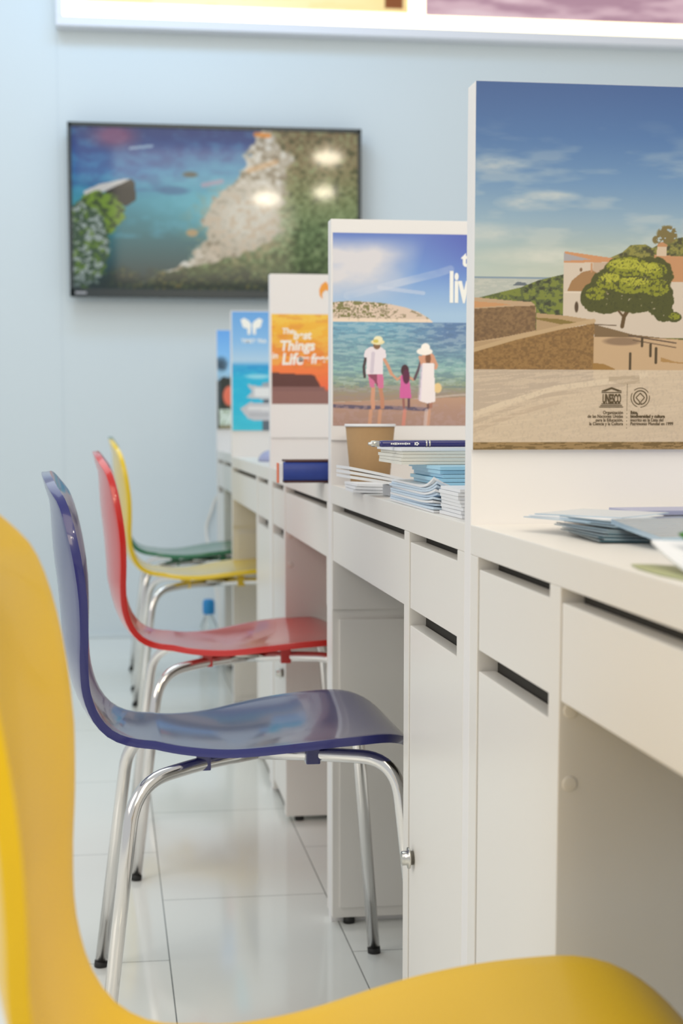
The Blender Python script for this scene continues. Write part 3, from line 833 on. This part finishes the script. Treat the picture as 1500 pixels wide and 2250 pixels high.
tvp(box('maker_badge', TX0 + .020, TX0 + .062, TY - .0008, TY, TZ0 + .010, TZ0 + .018, M_inkg, bev=0))

# ------------------------------------------------------------------ light box fascia
lb = empty('light_box', (1.1, WY, 2.33), 0, 'long backlit light box with beach pictures high on back wall', 'light box')
def lbp(o):
    o.parent = lb; o.matrix_parent_inverse = Matrix.Translation(lb.location).inverted(); return o
LY = 6.33
M_frame = mat('light_box_frame', (0.78, 0.79, 0.84, 1), .5)
bm = bmesh.new()
add_box(bm, -0.165, 3.4, LY + .01, WY - .0005, 2.342, 2.378, .002)
add_box(bm, -0.165, -0.139, LY + .01, WY - .0005, 2.3781, 3.2899, .0)
add_box(bm, 3.374, 3.4, LY + .01, WY - .0005, 2.3781, 3.2899, .0)
add_box(bm, -0.165, 3.4, LY + .01, WY - .0005, 3.29, 3.32, .002)
lbp(from_bm('frame', bm, M_frame))
bm = bmesh.new(); add_box(bm, -0.138, 3.373, LY + .012, WY - .002, 2.379, 3.289)
lbp(from_bm('diffuser', bm, M_glow))
def art_lbl(A):
    A.grad([(-.07, (255, 252, 208)), (.5, (255, 250, 205)), (1.0, (252, 232, 170)), (1.18, (248, 215, 150))], None, 'x')
    A.fill(.5 * (fbm(A.x*12, A.y*40, 3) > .55), (248, 226, 160)); A.fill(A.rect(1.09, -2.52, 1.165, -2.448) * .9, (120, 60, 24))
def art_lbr(A):
    n = fbm(A.x*5, A.y*26 + 3, 6)
    A.fill(A.x > -9, (204, 172, 182)); A.fill(np.clip((n - .45) * 5, 0, 1) * .75, (160, 122, 140)); A.fill(np.clip((.4 - n) * 6, 0, 1) * .7, (224, 200, 206))
lbp(print_mesh('picture', np.arange(-0.066, 1.184, .008), np.arange(2.432, 3.25, .006), LY + .010, art_lbl, M_lightpic, None, (0, 0, 1), (0, 0, 1)))
lbp(print_mesh('picture', np.arange(1.251, 3.3, .008), np.arange(2.426, 3.25, .006), LY + .010, art_lbr, M_lightpic, None, (0, 0, 1), (0, 0, 1)))

# ------------------------------------------------------------------ ceiling spotlights (seen reflected in the television)
def spotlight(loc, label, r=.10):
    t = empty('ceiling_spotlight', loc, 0, label, 'ceiling lamp', 'ceiling spotlights of the hall')
    lathe('lamp_glass', [(0, -.05), (r*.6, -.04), (r, 0), (r*.8, .03), (0, .05)], M_lamp, t, 24)
    lathe('stem', [(0, .05), (.012, .05), (.012, .40), (0, .40)], M_steel, t, 12)
spotlight((1.78, -0.35, 2.95), 'ceiling spotlight above the visitor side, nearest the desks', .12)
spotlight((1.92, -1.6, 2.85), 'ceiling spotlight further back, right one of the pair', .10)
spotlight((1.42, -1.7, 2.80), 'ceiling spotlight further back, left one of the pair', .12)

# ------------------------------------------------------------------ chairs
EDGE = [(-.275, .798), (-.268, .778), (-.2595, .7562), (-.2516, .7088), (-.242, .649), (-.2355, .5889), (-.2315, .5376), (-.2255, .498),
        (-.2116, .4641), (-.1881, .4408), (-.1523, .4275), (-.1071, .4205), (-.0464, .4194), (.0303, .4265), (.0767, .4314),
        (.1065, .4336), (.1501, .4358), (.1750, .4325), (.1950, .4235), (.2120, .4080)]
def shell_bm():
    pr = np.array([q for q in catmull(EDGE, 10)])
    seg = np.linalg.norm(np.diff(pr, axis=0), axis=1)
    s = np.concatenate([[0], np.cumsum(seg)]); L = s[-1]
    # sampling denser at both ends
    t = np.concatenate([L * .22 * (np.linspace(0, 1, 16)[:-1] ** 2), np.linspace(L * .22, L * .80, 40)[:-1], L - L * .20 * (np.linspace(1, 0, 18) ** 2)])
    X = np.interp(t, s, pr[:, 0]); Z = np.interp(t, s, pr[:, 1])
    ctl_s = np.array([0, .10, .16, .24, .31, .37, .43, .50, .58, .66, 1.0]) * L / 1.0
    ctl_s = np.array([0, .12, .18, .25, .31, .36, .41, .47, .54, .60, .68, L])
    ctl_w = np.array([.188, .190, .184, .164, .136, .112, .106, .134, .172, .190, .194, .184])
    W = np.interp(t, ctl_s, ctl_w)
    k = np.ones(5) / 5
    W = np.convolve(np.pad(W, 2, mode='edge'), k, 'valid')
    r0 = .13; u = np.clip(1 - t / r0, 0, 1); W = W * np.maximum((1 - u**2.6), 0) ** (1/2.6)
    r1 = .105; u = np.clip(1 - (L - t) / r1, 0, 1); W = W * np.maximum((1 - u**2.5), 0) ** (1/2.5)
    W = np.maximum(W, .012)
    T = np.gradient(np.stack([X, Z], 1), axis=0); T /= np.linalg.norm(T, axis=1)[:, None]
    N = np.stack([-T[:, 1], T[:, 0]], 1)        # towards the sitter
    cup = np.interp(t, [0, .12, .25, .36, .42, .52, .62, L], [.017, .030, .034, .022, .008, .012, .012, .004])
    bm = bmesh.new()
    nt_ = 22
    rows = []
    for i in range(len(t)):
        row = []
        for j in range(nt_ + 1):
            v = -1 + 2 * j / nt_
            off = -cup[i] * (1 - (v * W[i] / .19) ** 2)
            row.append(bm.verts.new((X[i] + N[i, 0] * off, v * W[i], Z[i] + N[i, 1] * off)))
        rows.append(row)
    for a, b2 in zip(rows[:-1], rows[1:]):
        for j in range(nt_):
            bm.faces.new((a[j], b2[j], b2[j+1], a[j+1]))
    return bm
shell_mesh = None
def make_chair(x, y, rz, m, label, zs=1.0):
    r = empty('stacking_chair', (x, y, 0), math.radians(rz), label, 'chair', 'moulded plywood chairs along the desks')
    sh = from_bm('seat_shell', shell_bm(), m, r, smooth=True)
    so = sh.modifiers.new('thick', 'SOLIDIFY'); so.thickness = .0115; so.offset = 0
    bv = sh.modifiers.new('edge', 'BEVEL'); bv.width = .0028; bv.segments = 3; bv.limit_method = 'ANGLE'; bv.angle_limit = math.radians(50)
    bv.harden_normals = False
    es = sh.modifiers.new('split', 'EDGE_SPLIT'); es.split_angle = math.radians(50)
    for sx in (-1, 1):
        for sy in (-1, 1):
            if sx < 0:
                pts = [(-.226, sy*.212, .007), (-.178, sy*.172, .381), (-.085, sy*.105, .393), (.0, sy*.022, .388)]
            else:
                pts = [(.212, sy*.212, .007), (.176, sy*.170, .404), (.085, sy*.105, .400), (.0, sy*.022, .388)]
            path = fillet(pts, .055, 10)
            lg = tube('leg', path, .0098, M_chrome, r, 16)
            a = np.array(pts[0]); d = (np.array(pts[1]) - a); d /= np.linalg.norm(d)
            tube('foot_cap', [a + d*.003, a - d*.002, a - d*.0068], .0106, M_rubber, lg, 14)
    for bx, bz in ((-.082, .388), (.070, .392)):
        for sy in (-1, 1):
            bm = bmesh.new()
            add_box(bm, bx - .010, bx + .010, sy*.098 - .010, sy*.098 + .010, bz - .006, bz + .022, .002)
            from_bm('mounting_pad', bm, m, r)
    lathe('mounting_plate', [(0, .392), (.062, .392), (.062, .400), (.050, .4045), (0, .4045)], M_steel, r, 28)
    r.scale = (1, 1, zs)
    return r
make_chair(0.199, .985, -3, M_yellow, 'yellow chair in the foreground, nearest the camera, seat front at the lower edge', 1.016)
make_chair(0.206, 2.285, .5, M_blue, 'glossy dark blue plywood chair with chrome legs', 0.995)
make_chair(0.268, 3.185, 0, M_red, 'glossy red plywood chair with chrome legs', 1.01)
make_chair(0.300, 4.630, 0, M_yellow2, 'smaller-looking yellow chair behind the red chair', 1.02)
make_chair(0.300, 5.340, 0, M_green, 'dark green chair, farthest of the row, behind the yellow one', 1.02)

# ------------------------------------------------------------------ leaflets and small things
rnd = random.Random(4)
def sheet(name, cx, cy, z, lx, ly, rz, m, label=None, cat=None, group=None, th=.003, curl=None, nx=10, ny=12, parent=None):
    """a thin booklet lying flat; curl(u,v)->lift, u,v in 0..1 along local x,y"""
    bm = bmesh.new()
    top = []; bot = []
    for i in range(nx+1):
        ra, rb = [], []
        for j in range(ny+1):
            u, v = i/nx, j/ny
            l = curl(u, v) if curl else 0.0
            ra.append(bm.verts.new(((u-.5)*lx, (v-.5)*ly, th + l))); rb.append(bm.verts.new(((u-.5)*lx, (v-.5)*ly, l)))
        top.append(ra); bot.append(rb)
    for i in range(nx):
        for j in range(ny):
            bm.faces.new((top[i][j], top[i+1][j], top[i+1][j+1], top[i][j+1]))
            bm.faces.new((bot[i][j], bot[i][j+1], bot[i+1][j+1], bot[i+1][j]))
    for i in range(nx):
        bm.faces.new((top[i][0], bot[i][0], bot[i+1][0], top[i+1][0])); bm.faces.new((top[i+1][ny], bot[i+1][ny], bot[i][ny], top[i][ny]))
    for j in range(ny):
        bm.faces.new((top[0][j+1], bot[0][j+1], bot[0][j], top[0][j])); bm.faces.new((top[nx][j], bot[nx][j], bot[nx][j+1], top[nx][j+1]))
    bmesh.ops.recalc_face_normals(bm, faces=bm.faces[:])
    o = from_bm(name, bm, m, parent)
    o.location = (cx, cy, z); o.rotation_euler = (0, 0, math.radians(rz))
    if label: tag(o, label, cat, group)
    return o
ZC = ZT + .0004
# stack with curled corners (desk two)
z = ZC
for i in range(10):
    f = i / 9
    th = .0026
    cu = (lambda f: (lambda u, v: .013 * (f ** 1.3) * max(0, 1 - v/.30) ** 2 * max(0, 1 - u/.20) ** 1.5))(f)
    sheet('booklet', .447 + rnd.uniform(-.002, .002), 1.972 + rnd.uniform(-.003, .003), z, .146, .294, rnd.uniform(-1, 1), M_bpaper if i % 3 else M_paper,
          'pale blue-white booklet in the curled stack at the desk front edge', 'booklet', 'curled booklets under the cream ones', th, cu, 14, 14)
    z += th + .0003
S1top = z
# straight stack in front
z = ZC
for i in range(8):
    sheet('booklet', .447 + rnd.uniform(-.002, .002), 1.764 + rnd.uniform(-.002, .002), z, .136, .108, rnd.uniform(-1.5, 1.5), M_paper,
          'white booklet in the small neat stack against the nearest partition', 'booklet', 'white booklets by the partition', .0036, None, 2, 2)
    z += .0040
# light blue booklets on top
z = S1top + .0002
for i in range(5):
    sheet('booklet', .462 + rnd.uniform(-.003, .003) + .004*(i == 2), 1.955 + rnd.uniform(-.002, .002), z, .146, .19, rnd.uniform(-1, 1), M_lblue,
          'light blue booklet lying above the curled stack', 'booklet', 'light blue booklets under the cream ones', .0042, None, 2, 2)
    z += .0047
for i in range(5):
    sheet('booklet', .440 + rnd.uniform(-.002, .002), 2.02 + rnd.uniform(-.002, .002), z, .170 - .004*(i % 2), .17, rnd.uniform(-.6, .6), M_cream if i < 4 else M_paper,
          'cream-white booklet directly beneath the navy pen', 'booklet', 'cream booklets under the pen', .0038, None, 2, 2)
    z += .0041
# pen
pen = empty('pen', (.326, 1.985, z + .0042), math.radians(-1), 'navy ballpoint pen with silver tip on top of booklet stack', 'pen')
lathe('barrel', [(0, .010), (.0036, .010), (.0041, .014), (.0041, .140), (.0030, .145), (0, .145)], M_navy, pen, 20, axis='X')
lathe('silver_end', [(0, -.004), (.0018, -.004), (.0022, -.001), (.0036, .000), (.0040, .004), (.0036, .0105), (0, .0105)], M_steel, pen, 20, axis='X')
for rx in (.0685, .0725):
    lathe('ring', [(.0030, rx), (.00435, rx), (.00435, rx + .002), (.0030, rx + .002)], M_steel, pen, 20, axis='X')
bm = bmesh.new()
xx = .024
for k in range(11):
    wv = rnd.choice((.0012, .0016, .0020)); hh = rnd.choice((.0010, .0014))
    add_box(bm, xx, xx + wv, -.0045, -.0040, -hh, hh); xx += wv + .0007
for k in range(5):
    a = k * 2*math.pi/5
    add_box(bm, .0565 + .002*math.cos(a) - .001, .0565 + .002*math.cos(a) + .001, -.0045, -.0038, .0015*math.sin(a) - .0008, .0015*math.sin(a) + .0008)
from_bm('white_imprint', bm, M_inkw, pen)
# paper cup
cup = empty('paper_cup', (.4225, 2.585, ZC), 0, 'brown kraft paper cup with white rim', 'cup')
lathe('cup_body', [(0, .003), (.029, .003), (.0295, 0), (.0310, 0), (.0400, .0985), (.0386, .0985), (.0297, .006), (0, .006)], M_kraft, cup, 40)
lathe('rim', [(.0388, .097), (.0412, .0965), (.0418, .0985), (.0412, .1008), (.0388, .1005)], M_paper, cup, 40)
# folded leaflets beside the cup
for i in range(3):
    sheet('leaflet', .392, 2.37 + .004*i, ZC + i*.0044, .072 - .003*i, .10, 2*i - 2, M_paper, 'flat white leaflet in front of the paper cup', 'leaflet', 'flat leaflets before the cup', .0038,
          (lambda u, v: .0018 * (1-u)**2), 8, 3)
fl = empty('folded_brochure', (.364, 2.25, ZC), math.radians(3), 'open-folded white brochure springing up beside the paper cup', 'brochure')
for k, (l0, zz) in enumerate(((.024, .018), (.0255, .0205), (.028, .022))):
    sheet('page', .002, 0, zz - .0035 + k*.0022, .074, .10, 0, M_paper, th=.0040, curl=(lambda a: (lambda u, v: (a - .012) * (1-u)**0.9))(l0), nx=12, ny=3, parent=fl)
sheet('page', .034, 0, 0.0002, .010, .06, 0, M_paper, th=.0150, parent=fl, nx=2, ny=2)
# navy book
bk = empty('book', (.300, 2.745, ZC), math.radians(-1), 'thick navy blue hardback book overhanging the desk edge', 'book')
box('cover', 0, .13, 0, .07, 0, .0035, M_brown, bk, .0006)
box('cover', .002, .13, 0, .07, .0355, .0390, M_brown, bk, .0006)
bm = bmesh.new()
add_box(bm, .003, .129, .004, .068, .0036, .0354)
for v in bm.verts: pass
from_bm('page_block', bm, M_cream, bk)
bm = bmesh.new()
n = 12; rows = []
for i in range(n+1):
    a = -math.pi/2 + math.pi*i/n
    rows.append([bm.verts.new((xx, .004 - .010*math.cos(a), .0195 + .0162*math.sin(a))) for xx in (-.002, .128)])
for a, b2 in zip(rows[:-1], rows[1:]): bm.faces.new((a[0], a[1], b2[1], b2[0]))
bm.faces.new([r_[0] for r_ in rows]); bm.faces.new([r_[1] for r_ in reversed(rows)])
bmesh.ops.recalc_face_normals(bm, faces=bm.faces[:])
from_bm('spine', bm, M_navybook, bk)
bk2 = empty('catalogue', (.2885, 2.745, ZC), math.radians(0), 'white catalogue with orange edge squeezed against the navy book', 'catalogue')
box('cover', 0, .0022, 0, .02, .0, .034, M_orange, bk2, .0003)
box('page_block', .0024, .0085, .001, .02, .0, .034, M_paper, bk2, .0003)
# mouse on the fourth desk
ms = empty('computer_mouse', (.428, 4.22, ZC), math.radians(12), 'lilac-grey computer mouse half hidden behind the sunset poster partition', 'computer mouse')
bm = bmesh.new()
bmesh.ops.create_uvsphere(bm, u_segments=24, v_segments=12, radius=1.0)
for v in bm.verts: v.co = Vector((v.co.x*.034, v.co.y*.055, max(v.co.z, -.0)*.030))
bmesh.ops.remove_doubles(bm, verts=bm.verts[:], dist=1e-6)
from_bm('mouse_body', bm, M_lilac, ms, smooth=True)
lathe('scroll_wheel', [(0, -.003), (.006, -.003), (.006, .003), (0, .003)], M_rubber, ms, 16, (0, -.028, .024), axis='X')
# bottle on the floor near the back wall
bt = empty('water_bottle', (.345, 5.62, 0), 0, 'clear plastic water bottle with blue cap on the floor by the farthest desk', 'bottle')
lathe('bottle_body', [(0, 0), (.030, 0), (.034, .006), (.034, .05), (.032, .055), (.034, .06), (.034, .12), (.030, .145), (.017, .172), (.015, .180), (.015, .19), (0, .19)], M_pet, bt, 28)
lathe('cap', [(0, .184), (.019, .184), (.021, .190), (.021, .226), (.016, .236), (0, .238)], M_cap, bt, 24)
# cable hanging beneath the far desk
cb = tube('power_cable', [Vector(q) for q in catmull([(.43, 6.10, .0), (.40, 6.25, .30), (.385, 6.395, .42), (.405, 6.40, .50), (.43, 6.40, .56), (.47, 6.30, .60), (.52, 6.05, .62), (.52, 5.905, .62)], 8)], .005, M_whitein)
tag(cb, 'pale loose power cable hanging on the back wall behind the farthest desk', 'cable')

# leaflets on the nearest desk
TEALS = [M_teal, M_sea, M_teal, M_sea, M_teal, M_sea, M_sea, M_teal, M_sea, M_skyc, M_sea]
z = ZC
for i in range(11):
    an = -3 + i * 1.7
    cu = (lambda k: (lambda u, v: (.0015 + .0002*k) * max(0, 1 - u/.30)**1.5))(i)
    L = .215
    cx = .424 + L/2 + .004*math.sin(i*2.1) + (.006 if i > 6 else 0); cy = 1.395 + i * .005
    sheet('leaflet', cx, cy, z, L, .115, an, TEALS[i], 'glossy teal-blue leaflet in the fan on the nearest desk', 'leaflet', 'fanned teal-blue leaflets', .0011, cu, 14, 3)
    z += .0012
for i in range(3):
    sheet('leaflet', .450 + .010*i, 1.47 + .012*i, ZC + .0136 + i*.0012, .08, .10, 20 + 9*i, M_paper if i % 2 else M_skyc, 'small pale leaflet end sticking out left of the fan', 'leaflet', 'pale leaflets left of the fan', .0009,
          (lambda u, v: .0015*u), 6, 3)
z2 = ZC
for i in range(4):
    sheet('leaflet', .570 + .004*i, 1.560 - .003*i, z2, .15, .07, -3 + 2*i, M_paper if i < 3 else M_lilac, 'pale lilac leaflet lying near the church poster', 'leaflet', 'pale leaflets at the back of the nearest desk', .0042, None, 3, 3)
    z2 += .0046
# glossy magazine curling up
z3 = z + .001
sheet('magazine', .545, 1.325, ZC + .0002, .20, .115, 3, [M_skyc], 'blue-covered magazine curling over the front of the fan', 'magazine', None, .0045,
      (lambda u, v: .006 * (1 - v) ** 1.2 + .0145 * v), 10, 8)
sheet('magazine', .575, 1.330, ZC + .0195, .13, .07, 4, [M_orange], 'thin orange-striped magazine at the right on the nearest desk', 'magazine', None, .002, None, 2, 2)
# leaf-printed things, nearest right
def leaf_bm(pts, z0, z1):
    bm = bmesh.new()
    a = [bm.verts.new((q[0], q[1], z1)) for q in pts]; b2 = [bm.verts.new((q[0], q[1], z0)) for q in pts]
    bm.faces.new(a); bm.faces.new(list(reversed(b2)))
    for i in range(len(a)):
        j = (i + 1) % len(a); bm.faces.new((a[i], b2[i], b2[j], a[j]))
    bmesh.ops.recalc_face_normals(bm, faces=bm.faces[:])
    return bm
o = from_bm('leaf_card', leaf_bm([(.0, .075), (.014, .070), (.030, .052), (.042, .020), (.042, -.03), (.030, -.065), (.008, -.085), (-.002, -.05), (-.006, .0), (-.005, .045)], 0, .0009), M_leafp, None, (.381, 1.062, ZC))
tag(o, 'pale green leaf-shaped card lying flat at the worktop edge', 'card')
lf = empty('leaf_brochure', (.432, 1.058, ZC + .0012), math.radians(-3), 'curled white brochure with a bright green leaf at the right', 'brochure')
sheet('page', .006, 0.004, 0, .100, .120, 0, M_paper, th=.0022, curl=lambda u, v: .012 * v ** 2 + .004 * (1 - u) * v, nx=12, ny=14, parent=lf)
bm = bmesh.new()
rows = []
for i in range(15):
    t_ = i / 14
    wd_ = .013 * math.sin(math.pi * t_ ** .8) + .0002
    x_ = -.030 + .072 * t_; z_ = .024 - .018 * t_ + .006 * math.sin(t_ * 3.1); y_ = .045 - .060 * t_
    rows.append([bm.verts.new((x_ + .3 * v * wd_, y_ + v * wd_ * .6, z_ + .9 * v * wd_ * .8 - .2 * abs(v) * wd_)) for v in (-1, -.5, 0, .5, 1)])
for a, b2 in zip(rows[:-1], rows[1:]):
    for j in range(4): bm.faces.new((a[j], b2[j], b2[j+1], a[j+1]))
o = from_bm('leaf', bm, M_leaf, lf, smooth=True)
so = o.modifiers.new('t', 'SOLIDIFY'); so.thickness = .0006
